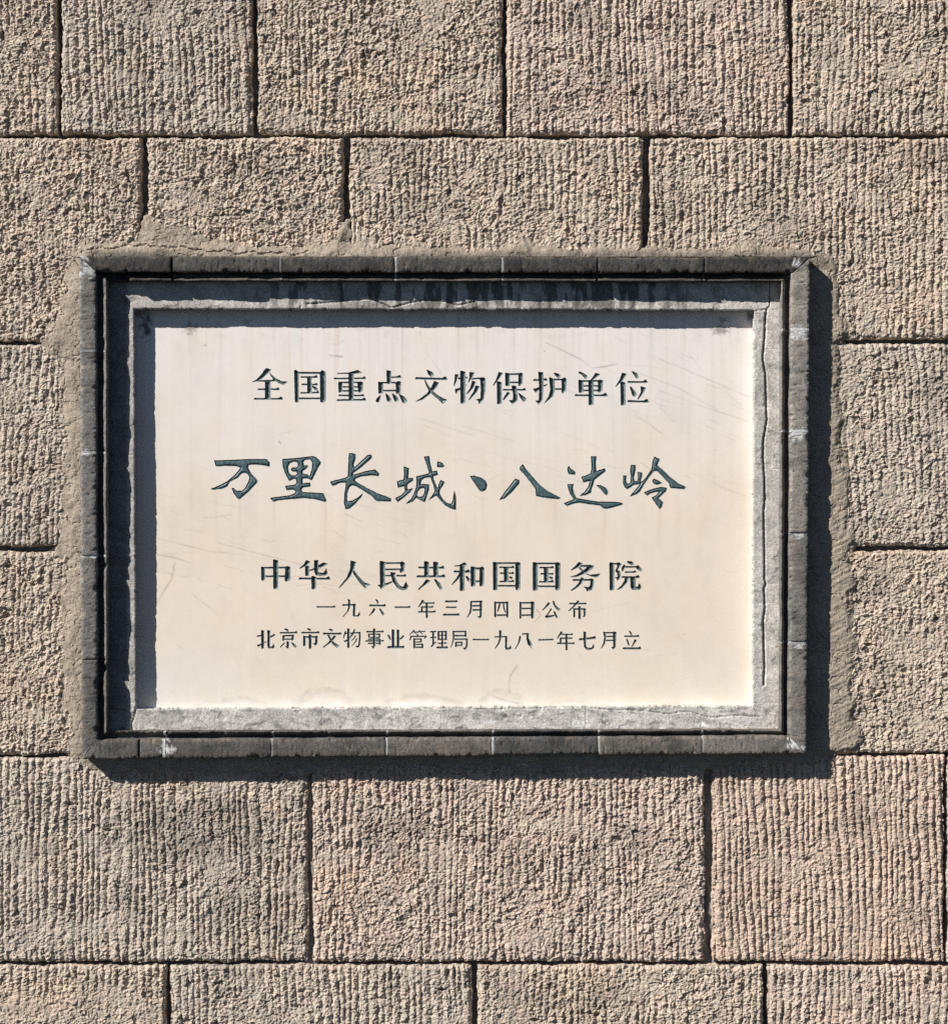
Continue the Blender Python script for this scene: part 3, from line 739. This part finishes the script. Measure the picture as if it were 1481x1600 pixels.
# ---- lettering: strokes measured in enlarged views (origin x, y, scale) ----
# h x0 y0 x1 y1 t T  thin bar with a triangular end     v x y0 y1 w  upright
# b x0 y0 x1 y1 t    plain bar      p x y r ...  brushed chain      P x y ...  outline      X x y ...  hole
A = (385, 565, 7.405); B = (575, 565, 7.405); C = (760, 565, 7.405); DD = (890, 565, 7.405)
E = (320, 700, 7.405); F = (510, 700, 7.405); G = (700, 700, 7.405); H = (880, 700, 7.405)
I = (400, 870, 7.405); J = (580, 870, 7.405); K = (760, 870, 7.405); L = (880, 870, 7.405)
M = (485, 930, 9.873); N = (635, 930, 9.873); O = (780, 930, 9.873)
Q = (395, 975, 9.873); R = (530, 975, 9.873); S = (665, 975, 9.873); T = (760, 975, 9.873); V = (865, 975, 9.873)
GLYPHS = [
 (1, '全', A, "P 235 75 288 92 262 122 200 180 120 228 58 238 120 205 180 140 215 85;P 262 120 300 160 350 200 410 228 478 230 432 270 380 250 320 210 285 165;P 130 225 145 215 290 212 330 200 345 212 330 228 145 232;P 215 230 278 230 278 438 215 430;h 130 319 385 319 8 16;h 88 430 425 430 8 22"),
 (1, '国', A, "P 552 100 570 95 605 118 605 465 585 475 562 465;P 590 118 850 120 878 98 918 125 910 142 600 140;P 850 120 918 130 918 450 885 475 855 465;h 628 178 828 178 8 18;h 640 263 825 265 8 14;h 625 362 842 356 8 12;v 730 185 360 24;p 765 285 6 800 310 16 815 322 12;b 605 425 855 425 9"),
 (1, '重', A, "P 1040 132 1190 125 1285 95 1345 130 1240 142 1060 140;h 1010 195 1385 192 8 18;P 1062 235 1110 232 1110 350 1068 360;b 1105 240 1300 240 8;P 1285 240 1320 228 1350 240 1345 335 1310 360 1295 350;b 1115 292 1300 292 7;b 1115 338 1300 338 8;v 1212 140 445 27;h 1065 390 1365 392 8 14;h 1045 445 1385 440 9 18"),
 (1, '点', B, "v 241 102 252 24;h 265 180 388 178 7 22;P 115 232 150 235 175 250 170 365 122 370;b 150 243 335 243 8;P 320 245 350 222 380 235 375 370 325 370;b 165 335 325 335 8;p 145 390 3 120 430 18 112 450 22;p 205 372 4 230 410 20 243 440 24;p 280 370 4 312 410 20 328 440 24;p 360 380 5 400 420 22 420 450 30"),
 (1, '文', B, "p 685 98 6 715 130 22 735 150 24;h 545 192 920 200 11 24;P 765 220 820 245 800 290 720 370 630 440 540 465 600 430 680 370 725 310 750 260;P 650 205 665 215 690 265 740 330 800 385 870 425 918 440 865 490 820 440 740 375 700 325 670 270"),
 (1, '物', B, "P 1005 145 1048 150 1040 180 1000 280 990 280 1000 220;b 1040 195 1150 185 9;v 1097 108 480 27;P 1008 315 1040 310 1150 262 1120 290 1035 345 1025 378 1008 345;P 1175 120 1228 125 1215 165 1165 240 1155 240 1175 180;b 1200 200 1300 190 8;P 1285 195 1325 178 1360 195 1355 340 1340 430 1285 490 1275 450 1245 438 1300 428 1305 330 1300 220;P 1205 220 1248 235 1220 300 1145 378 1138 370 1180 310;P 1245 275 1292 285 1260 350 1170 445 1165 435 1220 350"),
 (1, '保', C, "P 140 120 190 130 160 180 80 280 75 272 110 210;v 150 230 485 26;v 245 130 278 26;b 260 145 380 143 9;P 370 140 395 125 422 140 415 250 385 285 370 275;b 265 240 375 240 8;h 190 325 460 325 8 18;P 290 278 325 275 348 290 360 400 358 450 305 490 290 480 258 448 305 445 310 380;P 240 350 275 362 200 445 188 438;p 372 365 4 410 410 18 435 435 24"),
 (1, '护', C, "h 540 212 705 210 9 16;P 598 118 655 125 660 200 650 440 605 495 565 450 605 450 612 300;P 540 310 565 312 700 258 708 265 600 330 575 360 548 330;p 785 135 7 820 155 20 835 168 20;b 760 207 880 207 8;P 870 205 905 180 928 205 920 330 885 370 870 355;b 785 317 875 317 8;P 725 180 760 190 785 215 790 320 770 400 665 488 720 400 740 320 730 240"),
 (1, '单', C, "p 1075 125 10 1110 140 12 1148 175 20;P 1260 130 1318 145 1290 165 1215 218 1203 212 1240 165;v 1093 212 355 26;b 1110 225 1300 222 10;P 1290 215 1320 208 1350 220 1340 330 1310 360 1290 350;b 1115 280 1295 280 8;b 1115 333 1295 333 8;v 1210 225 498 27;h 1022 388 1405 390 9 26"),
 (1, '位', DD, "P 605 128 660 140 620 210 535 290 530 285 580 205;v 617 235 500 26;p 722 115 6 765 150 18 778 175 18;h 668 235 905 235 9 24;p 705 295 8 735 350 22 748 380 24;P 820 285 882 300 860 350 795 438 785 432 825 350;h 668 458 920 462 10 26"),
 (2, '万', E, "P 110 145 300 140 500 130 715 130 752 170 748 215 690 200 600 190 540 190 505 200 500 225 530 290 612 380 600 405 500 510 400 595 370 570 330 510 312 462 330 465 370 495 430 498 470 460 505 390 520 340 500 305 470 285 430 290 380 345 290 390 260 445 200 470 100 482 68 475 180 430 260 385 340 320 400 250 415 225 360 208 250 205 128 212"),
 (2, '里', E, "P 898 130 1080 115 1250 95 1290 110 1348 168 1320 210 1270 310 1240 372 1190 352 1140 350 1130 370 1130 410 1220 402 1222 445 1140 455 1115 480 1130 510 1370 525 1380 550 1405 600 1400 625 1270 590 1150 578 1000 590 850 605 795 622 760 578 980 550 1040 525 1055 500 1020 480 950 488 930 440 1045 425 1065 400 1060 360 1030 355 978 382 935 300 905 220;X 1030 155 1075 165 1082 205 1060 228 1010 228 996 248 1015 270 1065 272 1068 305 1040 320 1000 318 970 280 962 220 985 175;X 1165 135 1220 130 1245 170 1240 250 1215 320 1200 322 1180 305 1130 300 1130 270 1190 225 1192 200 1145 205 1138 160"),
 (2, '长', F, "P 262 62 300 60 338 75 335 130 310 200 325 225 400 155 480 80 515 78 528 110 480 155 400 225 310 290 300 310 360 298 450 270 560 250 610 295 605 325 520 315 410 328 340 350 325 375 380 415 480 470 600 530 700 565 750 590 745 618 600 615 570 605 520 550 440 500 350 445 300 430 265 450 240 530 240 620 300 610 370 570 422 525 400 570 330 650 260 705 222 705 205 640 210 520 225 440 225 400 170 400 70 440 45 390 120 370 220 345 250 325 255 200"),
 (2, '城', F, "P 895 215 955 235 950 290 945 350 1000 348 1005 375 950 410 935 430 935 485 1000 465 970 510 900 570 825 628 795 580 870 545 910 500 900 440 830 460 815 390 850 375 895 368 900 300;P 1040 330 1110 315 1180 295 1190 285 1160 190 1130 100 1190 95 1195 150 1220 255 1225 275 1275 262 1292 310 1235 325 1240 360 1280 460 1295 460 1300 420 1320 370 1370 395 1350 430 1310 490 1310 530 1350 600 1400 640 1440 648 1458 620 1468 580 1479 495 1499 570 1497 715 1440 700 1370 660 1300 580 1270 550 1180 602 1230 545 1255 500 1240 430 1210 350 1195 335 1140 345 1100 370 1088 420 1130 418 1190 425 1185 480 1165 550 1140 628 1100 610 1040 575 1000 620 920 645 980 590 1010 540 1040 450 1045 380;X 1085 470 1130 460 1140 480 1130 530 1110 565 1060 565 1045 545 1060 500;P 1285 155 1340 175 1365 210 1340 225 1280 218"),
 (2, '·', G, "P 255 325 300 322 380 345 435 380 452 430 440 480 400 505 365 490 310 410"),
 (2, '八', G, "P 780 355 825 375 828 405 790 450 720 530 650 585 595 600 650 520 720 430;P 865 188 900 245 1000 360 1060 430 1150 500 1300 578 1290 592 1150 580 1020 555 1015 480 960 400 880 300 830 250 835 220"),
 (2, '达', H, "P 65 210 85 240 145 280 135 308 65 302 48 260 52 225;P 320 98 385 98 375 160 380 270 480 235 490 270 420 320 360 370 350 410 325 480 325 515 260 545 190 553 245 510 290 450 310 380 235 398 210 335 260 320 315 295 325 260 330 200;P 385 430 430 430 490 460 518 500 505 548 480 530 440 480;P 50 420 120 418 110 470 125 530 150 580 200 590 400 622 600 625 660 632 700 648 640 670 500 705 460 695 430 665 300 650 190 632 110 645 45 672 8 640 60 618 125 595 80 530 58 470"),
 (2, '岭', H, "P 680 318 732 320 725 380 745 420 775 405 785 340 775 250 785 195 838 200 835 260 815 340 825 385 858 385 868 340 862 280 910 285 915 320 895 375 900 405 870 420 820 425 740 478 710 450 690 400;P 1055 100 1118 130 1085 200 1160 265 1250 350 1330 410 1420 455 1400 475 1240 462 1225 410 1150 330 1085 262 1050 265 1000 330 930 430 890 500 850 535 770 560 830 490 880 430 900 400 960 340 1020 250 1035 150;P 1045 355 1090 375 1145 405 1090 425 1050 415 1030 385;P 1050 470 1130 452 1200 465 1190 500 1140 545 1100 580 1155 630 1140 680 1120 712 1075 650 1025 575 1080 545 1115 505 1060 510 1000 530 975 552 935 515 980 495"),
 (3, '中', I, "v 228 35 368 27;P 60 115 85 118 100 140 105 265 75 280 62 272;b 90 128 345 125 9;P 340 125 360 108 398 120 395 270 350 288 332 278;b 105 228 340 226 9"),
 (3, '华', I, "P 580 38 632 58 590 95 510 138 503 132 555 85;v 592 105 218 22;P 780 65 835 85 740 130 610 172 608 160 700 120 745 85;P 672 40 720 42 722 180 770 190 800 165 812 130 828 190 810 215 760 222 695 215 675 180;h 495 252 862 255 10 20;v 668 225 372 24"),
 (3, '人', I, "P 1095 45 1158 62 1140 130 1090 230 965 362 960 355 1050 240 1090 140;P 1118 150 1135 160 1180 220 1250 295 1328 325 1290 340 1265 368 1200 300 1130 200"),
 (3, '民', J, "v 130 52 325 28;b 150 75 340 73 9;P 330 70 350 52 392 75 378 170 340 188 330 175 345 130;b 155 148 340 145 9;b 155 220 245 218 8;h 290 220 410 222 8 16;P 75 328 110 325 240 285 245 298 150 345 115 378 100 350;P 220 180 285 185 270 220 290 280 330 335 370 350 400 290 430 340 415 375 360 390 300 360 250 290 230 220"),
 (3, '共', J, "v 640 55 220 26;v 747 60 225 27;h 545 125 850 128 9 18;h 525 228 862 228 11 18;P 640 260 685 280 620 330 548 385 540 378 590 325;P 725 262 745 262 800 310 825 370 800 385 770 340"),
 (3, '和', J, "P 958 105 1020 95 1080 65 1115 95 1050 108 970 112;h 955 172 1148 175 10 22;v 1052 105 392 26;P 1020 190 1040 200 1010 260 935 328 930 320 985 250;P 1090 225 1110 225 1145 260 1140 298 1115 275;v 1178 115 340 25;b 1190 138 1265 135 11;P 1255 130 1280 112 1308 130 1300 330 1270 345 1252 335;b 1200 285 1260 285 10"),
 (3, '国', K, "v 103 62 385 25;b 120 75 345 74 9;P 335 75 355 60 392 70 390 370 355 390 335 375;h 148 122 325 125 8 16;h 155 190 322 192 8 12;h 150 288 322 285 8 12;v 228 130 290 24;p 265 235 6 290 245 14;b 125 337 340 337 9"),
 (3, '国', K, "v 565 65 388 27;b 590 78 805 78 9;P 795 75 820 62 855 75 850 370 820 392 797 378;h 612 125 782 126 8 14;h 625 198 780 200 8 10;h 610 292 782 288 8 12;v 690 130 292 24;p 730 235 6 755 248 14;b 590 342 800 345 9"),
 (3, '务', K, "P 1070 62 1112 75 1075 115 985 160 978 152 1030 105;b 1090 108 1200 105 10;P 1185 95 1245 105 1225 140 1130 200 1050 232 962 235 1040 210 1120 160 1170 115;P 1065 118 1085 122 1140 185 1200 210 1318 195 1280 242 1200 225 1120 180 1080 145;b 1000 270 1210 268 10;P 1195 260 1215 250 1245 268 1240 330 1220 385 1160 400 1155 372 1120 345 1180 355 1200 330 1205 280;P 1095 240 1122 245 1110 300 1060 350 990 395 975 388 1030 345 1070 300"),
 (3, '院', L, "v 562 68 385 25;b 585 85 640 80 9;P 620 70 645 65 678 90 650 120 625 155 655 170 665 210 655 250 625 282 620 255 600 240 630 235 625 190 600 165 625 115;p 745 60 8 780 72 18 798 82 16;P 700 88 712 95 715 120 690 172 675 160 678 125;b 710 118 870 118 9;P 845 105 870 100 918 160 890 168 850 140;h 712 178 848 178 7 16;h 675 235 890 238 9 22;P 715 240 765 240 740 300 680 360 630 385 622 380 680 325 705 280;P 775 240 835 240 838 345 860 350 880 305 905 350 890 380 800 385 778 350"),
 (4, '一', M, "h 95 183 388 183 9 16"),
 (4, '九', M, "P 570 65 612 72 612 180 590 240 510 335 495 335 560 260 585 190 585 90;b 495 155 680 148 12;P 660 145 680 130 700 145 688 240 690 315 730 310 760 248 758 285 770 300 740 330 680 330 655 320 658 220"),
 (4, '六', M, "p 1010 70 6 1035 95 14 1040 125 9;h 908 160 1165 162 12 16;P 975 200 1005 215 980 260 910 322 902 318 945 260;P 1058 205 1085 215 1140 290 1125 318 1100 290"),
 (4, '一', M, "h 1300 187 1546 186 10 16"),
 (4, '年', N, "P 240 72 278 88 230 140 190 188 180 180 215 125;h 250 122 438 125 9 10;b 240 185 400 185 10;p 400 170 6 408 182 10;v 240 175 260 12;h 180 260 455 258 10 14;v 315 120 350 15"),
 (4, '三', N, "h 595 98 790 96 12 10;h 608 188 775 190 10 6;h 565 303 820 302 13 12"),
 (4, '月', N, "P 985 92 1008 95 1010 200 995 270 940 350 935 345 970 270 985 200;b 1000 103 1140 98 11;P 1130 95 1165 82 1168 110 1160 330 1135 362 1120 350 1090 325 1130 330 1132 200;b 1015 168 1135 163 11;b 1020 230 1135 228 11"),
 (4, '四', O, "v -62 100 340 13;b -60 118 125 116 12;v 125 100 345 14;b -50 312 120 308 12;p 10 135 12 -5 190 12 -24 252 6;p 68 130 10 70 190 10 92 262 7"),
 (4, '日', O, "v 328 105 360 14;b 330 122 500 118 11;P 490 100 520 100 542 115 530 355 505 365 490 345;b 345 207 490 207 10;b 345 312 490 308 11"),
 (4, '公', O, "P 755 112 785 125 760 160 672 235 662 230 710 175;P 825 88 845 95 870 160 945 225 920 245 860 190 830 130;P 790 205 812 212 790 250 740 320 850 305 850 325 740 355 715 345 705 322 725 315 770 250;P 835 250 860 255 905 345 885 360 865 320"),
 (4, '布', O, "h 1080 130 1345 132 10 10;P 1210 82 1235 92 1190 150 1080 248 1068 240 1140 170;b 1145 215 1320 215 11;v 1157 215 340 13;P 1300 212 1330 205 1335 220 1330 320 1310 340 1285 330 1305 315;v 1240 175 365 17"),
 (5, '北', Q, "v 152 100 380 20;b 65 190 140 182 10;P 68 320 90 322 210 268 212 282 120 330 88 358 72 340;P 222 98 270 105 262 160 262 350 300 350 320 300 335 365 310 380 245 378 225 345 228 200;P 260 195 330 155 350 175 265 220"),
 (5, '京', Q, "p 500 82 10 530 92 14 545 112 10;h 415 138 690 135 10 18;v 472 180 260 14;b 475 185 620 178 11;P 600 175 638 170 625 250 600 262;b 490 238 600 236 10;v 540 270 350 17;p 510 350 5 540 365 15;P 480 290 500 295 430 365 415 362;P 590 290 615 290 680 345 665 370 635 350"),
 (5, '市', Q, "p 845 75 8 880 92 16 895 102 8;h 748 135 1030 135 11 16;v 795 185 340 17;b 800 205 985 200 12;P 965 190 995 182 1000 200 995 310 968 338 925 300 960 300;v 885 165 380 20"),
 (5, '文', Q, "p 1182 85 8 1215 98 16 1228 108 8;h 1080 150 1370 152 12 16;P 1250 178 1285 190 1220 275 1090 368 1075 362 1150 300 1220 225;P 1150 172 1180 172 1230 265 1335 340 1300 370 1240 325 1190 250"),
 (5, '物', R, "P 95 100 105 125 70 225 60 220 75 150;b 85 150 210 142 9;v 142 72 370 17;P 68 250 90 258 170 215 175 228 90 285 75 265;P 230 80 248 90 215 170 160 225 155 215 200 150;b 225 140 310 135 9;P 300 125 330 125 330 200 320 330 290 370 245 345 295 335 305 200;p 250 185 8 225 230 7 185 260 3;p 270 230 8 250 280 7 190 345 3"),
 (5, '事', R, "h 415 122 690 120 10 10;v 540 72 350 16;p 500 342 4 530 368 12;v 458 155 205 10;b 460 160 625 160 9;v 622 150 210 11;b 460 210 625 210 8;b 445 237 630 235 7;h 405 265 690 262 9 10;b 445 300 630 300 10;v 628 235 325 11"),
 (5, '业', R, "v 832 88 355 20;v 908 90 350 18;p 755 175 10 775 205 14 790 245 8;P 985 175 1005 190 970 225 920 255 915 245 950 210;h 742 360 1005 358 16 8"),
 (5, '管', R, "P 1150 90 1165 105 1120 145 1080 175 1085 160 1120 125;b 1140 125 1215 125 7;p 1160 130 7 1185 150 8;P 1235 95 1250 110 1215 145 1205 140;b 1230 118 1330 118 7;p 1255 130 7 1280 155 8;b 1100 195 1320 192 10;p 1105 195 9 1100 225 9 1090 245 8;p 1330 185 9 1345 200 8 1310 225 5;p 1205 165 8 1215 185 8;v 1158 225 375 13;b 1160 235 1265 235 9;v 1262 225 285 11;b 1165 280 1265 280 8;b 1160 318 1285 316 9;v 1285 305 375 13;b 1165 362 1285 362 10"),
 (5, '理', S, "b 70 122 165 118 10;b 72 212 165 208 9;v 118 120 310 13;P 75 345 160 270 165 285 110 345 90 360;v 200 115 250 13;b 200 120 320 118 9;v 315 110 250 13;b 200 178 320 176 8;b 200 240 320 238 9;v 257 115 365 13;h 190 300 328 298 9 8;h 165 365 345 365 13 10"),
 (5, '局', S, "b 430 120 625 118 10;v 618 108 200 13;b 450 182 620 182 10;P 415 105 440 112 445 200 425 290 390 370 385 360 415 270 420 200;b 440 238 640 236 10;P 625 232 650 230 645 350 620 395 600 400 575 370 615 365 625 300;v 468 280 355 12;b 470 285 560 285 9;v 560 280 335 11;b 475 332 560 332 9"),
 (5, '一', S, "h 725 243 980 243 10 8"),
 (5, '九', T, "P 195 100 225 100 235 130 225 230 195 310 140 382 130 378 180 290 200 220;b 125 202 310 198 9;P 290 195 322 188 318 280 315 365 350 370 370 330 385 375 350 400 305 400 288 370"),
 (5, '八', T, "P 508 185 535 192 520 270 450 390 438 390 490 290;b 548 158 640 150 9;P 620 145 655 148 650 220 710 325 690 345 705 385 640 320 618 240"),
 (5, '一', T, "h 800 248 1035 242 10 8"),
 (5, '年', V, "P 115 112 138 130 105 170 60 230 50 222 80 170;h 110 162 298 162 9 10;b 110 222 290 222 11;v 108 215 300 12;h 52 300 325 302 11 12;v 200 165 405 15"),
 (5, '七', V, "h 390 238 655 215 14 18;P 460 118 500 125 500 350 530 372 590 365 618 305 625 370 590 395 510 400 470 355 462 250"),
 (5, '月', V, "P 765 120 800 130 805 220 790 310 735 382 728 378 765 300 780 210;b 790 138 930 136 10;P 915 125 940 118 968 130 955 360 920 395 885 362 920 355;b 800 195 925 193 10;b 800 255 925 255 10"),
 (5, '立', V, "p 1172 115 8 1190 145 12 1205 170 7;h 1090 192 1322 190 11 14;p 1130 240 10 1150 290 12 1160 330 9;P 1250 235 1282 255 1210 355 1198 350 1225 300;h 1065 378 1352 378 13 18"),
]


def parse(view, text):
    """-> list of (kind, data) in photo units"""
    ox, oy, s = view
    out = []
    for part in text.split(';'):
        w = part.split(); k = w[0]; v = [float(t) for t in w[1:]]
        if k == 'v':
            x, y0, y1, r = v
            pts = [(x - r * 1.12, y0), (x - r * .4, y0 - .1 * r), (x + r * 1.1, y0 + .35 * r), (x + r, y0 + .9 * r), (x + r, y1 - .1 * r), (x - r * .3, y1 + .25 * r), (x - r, y1)]
        elif k == 'b':
            x0, y0, x1, y1, t = v
            pts = [(x0, y0 - t), (x1, y1 - t), (x1, y1 + t), (x0, y0 + t)]
        elif k == 'h':
            x0, y0, x1, y1, t, T = v
            pts = [(x0, y0 - t * .5), (x0 + 1.6 * t, y0 - t * 1.3), (x0 + 4 * t, y0 - t), (x1 - 2.2 * T - t, y1 - t), (x1 - T, y1 - t - T * .85), (x1, y1 + t * .2), (x1 - .3 * T, y1 + t), (x0 + 2 * t, y0 + t), (x0, y0 + t * .8)]
        elif k == 'p':
            out.append(('p', [(v[i] / s + ox, v[i + 1] / s + oy, v[i + 2] / s) for i in range(0, len(v), 3)])); continue
        else:
            pts = [(v[i], v[i + 1]) for i in range(0, len(v), 2)]
        out.append(('X' if k == 'X' else 'P', [(x / s + ox, y / s + oy) for x, y in pts]))
    return out


def chain_sdf(X, Y, pts):
    d = np.full(X.shape, 1e9)
    for (x0, y0, r0), (x1, y1, r1) in zip(pts[:-1], pts[1:]):
        dx, dy = x1 - x0, y1 - y0
        t = np.clip(((X - x0) * dx + (Y - y0) * dy) / (dx * dx + dy * dy + 1e-9), 0, 1)
        d = np.minimum(d, np.hypot(X - x0 - t * dx, Y - y0 - t * dy) - (r0 + (r1 - r0) * t))
    return d


fM = (D - ZM) / D


def plane_co(px, py, z):
    return np.stack([(px - CX) * fM * U, -z * U + 0 * px, (CY - py) * fM * U + HEIGHT], -1)


slab = None
slab_parts = []       # (co, tris) of the slab face
glyph_parts = []
tiles = []
parsed = []
for ln, ch, view, text in GLYPHS:
    st = parse(view, text)
    allx = [p[0] for k, pts in st for p in pts]; ally = [p[1] for k, pts in st for p in pts]
    parsed.append([ln, ch, st, min(allx), max(allx)])
LINES = {1: (567, 642, 66), 2: (697, 806, 0), 3: (868, 930, 0), 4: (932, 972, 0), 5: (977, 1021, 0)}
for ln in LINES:
    row = [p for p in parsed if p[0] == ln]
    row.sort(key=lambda p: p[3])
    y0, y1, _ = LINES[ln]
    cuts = [row[0][3] - 5] + [(a[4] + b[3]) / 2 for a, b in zip(row[:-1], row[1:])] + [row[-1][4] + 5]
    for k, g_ in enumerate(row):
        tiles.append((ln, g_[1], g_[2], round(cuts[k], 1), y0, round(cuts[k + 1], 1), y1))


def carve(ln, ch, strokes, x0, y0, x1, y1, sd):
    st = .95 if ln in (1, 2, 3) else .74
    nx = int(round((x1 - x0) / st)); ny = int(round((y1 - y0) / st))
    xs = np.linspace(x0, x1, nx + 1); ys = np.linspace(y0, y1, ny + 1)
    X, Y = np.meshgrid(xs, ys)
    wa = .28 if ln < 4 else .15
    Xw = X + wa * noise(X / 5, Y / 5, sd) + .12 * noise(X / 1.7, Y / 1.7, sd + 1); Yw = Y + wa * noise(X / 5, Y / 5, sd + 2) + .12 * noise(X / 1.7, Y / 1.7, sd + 3)
    d = np.full(X.shape, 1e9)
    for k, pts in strokes:
        if k == 'p':
            d = np.minimum(d, chain_sdf(Xw, Yw, pts))
        elif k == 'P':
            d = np.minimum(d, poly_sdf(Xw, Yw, pts))
    for k, pts in strokes:
        if k == 'X':
            d = np.maximum(d, -poly_sdf(Xw, Yw, pts))
    d = d - {1: .3, 2: .45, 3: .32, 4: .32, 5: .28}[ln]
    d = np.where(np.abs(d) < 1e-4, 1e-4, d)
    ins = -d
    if ln == 2:        # sunk outline, pillowed middle
        dep = np.where(ins < .8, ins / .8 * 2.7, 2.7 - 2.3 * smooth(.9, 2.7, ins))
        dep = dep + .15 * noise(X / 4, Y / 4, sd + 5)
    else:
        dep = np.minimum(1.1 + 1.15 * ins, 4.8) * smooth(0, .6, ins) + .15 * noise(X / 2.5, Y / 2.5, sd + 5)
    dep = np.where(ins > 0, np.maximum(dep, .05), 0)
    n = X.size
    px, py, dd, zz = X.ravel(), Y.ravel(), d.ravel(), dep.ravel()
    i = np.arange(n).reshape(ny + 1, nx + 1)
    a, b, c, e = i[:-1, :-1].ravel(), i[1:, :-1].ravel(), i[1:, 1:].ravel(), i[:-1, 1:].ravel()
    tri = np.concatenate([np.stack([a, b, c], 1), np.stack([a, c, e], 1)])
    s = dd[tri] < 0
    cnt = s.sum(1)
    inside = [tri[cnt == 3]]; outside = [tri[cnt == 0]]
    cr = tri[(cnt == 1) | (cnt == 2)]; scr = s[(cnt == 1) | (cnt == 2)]; c1 = scr.sum(1) == 1
    odd = np.where(c1, scr.argmax(1), (~scr).argmax(1))
    ar = np.arange(len(cr))
    Av = cr[ar, odd]; Bv = cr[ar, (odd + 1) % 3]; Cv = cr[ar, (odd + 2) % 3]
    def cut(p, q):
        lo = np.minimum(p, q); hi = np.maximum(p, q)
        return lo.astype(np.int64) * n + hi
    k1, k2 = cut(Av, Bv), cut(Av, Cv)
    keys, inv = np.unique(np.concatenate([k1, k2]), return_inverse=True)
    lo, hi = keys // n, keys % n
    t = dd[lo] / (dd[lo] - dd[hi])
    px = np.concatenate([px, px[lo] + (px[hi] - px[lo]) * t]); py = np.concatenate([py, py[lo] + (py[hi] - py[lo]) * t])
    zz = np.concatenate([zz, np.zeros(len(keys))])
    Pv = inv[:len(k1)] + n; Qv = inv[len(k1):] + n
    t1 = np.stack([Av, Pv, Qv], 1); t2 = np.stack([Pv, Bv, Cv], 1); t3 = np.stack([Pv, Cv, Qv], 1)
    inside += [t1[c1], t2[~c1], t3[~c1]]; outside += [t1[~c1], t2[c1], t3[c1]]
    inside = np.concatenate(inside); outside = np.concatenate(outside)
    return px, py, zz, inside, outside


M_parts = []
for sd, (ln, ch, st, x0, y0, x1, y1) in enumerate(tiles):
    px, py, zz, ins_t, out_t = carve(ln, ch, st, x0, y0, x1, y1, 600 + sd * 7)
    slab_parts.append((px, py, out_t))
    co = plane_co(px, py, ZM - zz)
    if ln == 2:
        col = np.array([.052, .098, .108])
    else:
        col = np.array([.115, .150, .150])
    tint = np.ones((len(px), 3)) * col * (1 + .22 * noise(px / 6, py / 6, 900 + sd) + .15 * noise(px / 2, py / 2, 901 + sd))[:, None]
    # paint worn back to bare stone dust along the rim
    wear = (smooth(1.3, .2, zz) * smooth(-.35, .5, noise(px / 5, py / 5, 902)) * (.25 if ln == 2 else .8))[:, None]
    tint = tint * (1 - wear) + wear * np.array([.20, .22, .215])
    M_parts.append((ch, ln, co, ins_t, tint))

# rest of the slab face: a grid that skips the lettering tiles
xe = sorted({MX0, MX1} | {t[3] for t in tiles} | {t[5] for t in tiles}); ye = sorted({MY0, MY1} | {v for t in tiles for v in (t[4], t[6])})
def refine(ed, st):
    o = []
    for a_, b_ in zip(ed[:-1], ed[1:]):
        n_ = max(1, int(round((b_ - a_) / st)))
        o += list(np.linspace(a_, b_, n_ + 1)[:-1])
    return np.array(o + [ed[-1]])
gx, gy = refine(xe, 2.4), refine(ye, 1.6)
X, Y = np.meshgrid(gx, gy)
xc, yc = np.meshgrid((gx[:-1] + gx[1:]) / 2, (gy[:-1] + gy[1:]) / 2)
mk = np.ones(xc.shape, bool)
for (ln, ch, st, x0, y0, x1, y1) in tiles:
    mk &= ~((xc > x0) & (xc < x1) & (yc > y0) & (yc < y1))
q = grid_faces(len(gx), len(gy), mk)
tri = np.concatenate([q[:, [0, 1, 2]], q[:, [0, 2, 3]]])
PX, PY, TR, off = [X.ravel()], [Y.ravel()], [tri], X.size
for px, py, t in slab_parts:
    PX.append(px); PY.append(py); TR.append(t + off); off += len(px)
PX, PY, TR = np.concatenate(PX), np.concatenate(PY), np.concatenate(TR)
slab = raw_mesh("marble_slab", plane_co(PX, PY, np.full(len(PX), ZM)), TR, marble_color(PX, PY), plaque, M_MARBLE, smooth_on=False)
for ch, ln, co, t, tint in M_parts:
    # world position of the slab is plaque + slab offset, so place each character relative to that
    o = raw_mesh("carved_character", co, t, tint, None, M_PAINT)
    o.parent = slab
    o.location = Vector(o.location) - (Vector(plaque.location) + Vector(slab.location))
    if ch == '·':
        o["label"] = "round teal separator dot carved after the fourth large character"
    else:
        o["label"] = "carved character " + ch
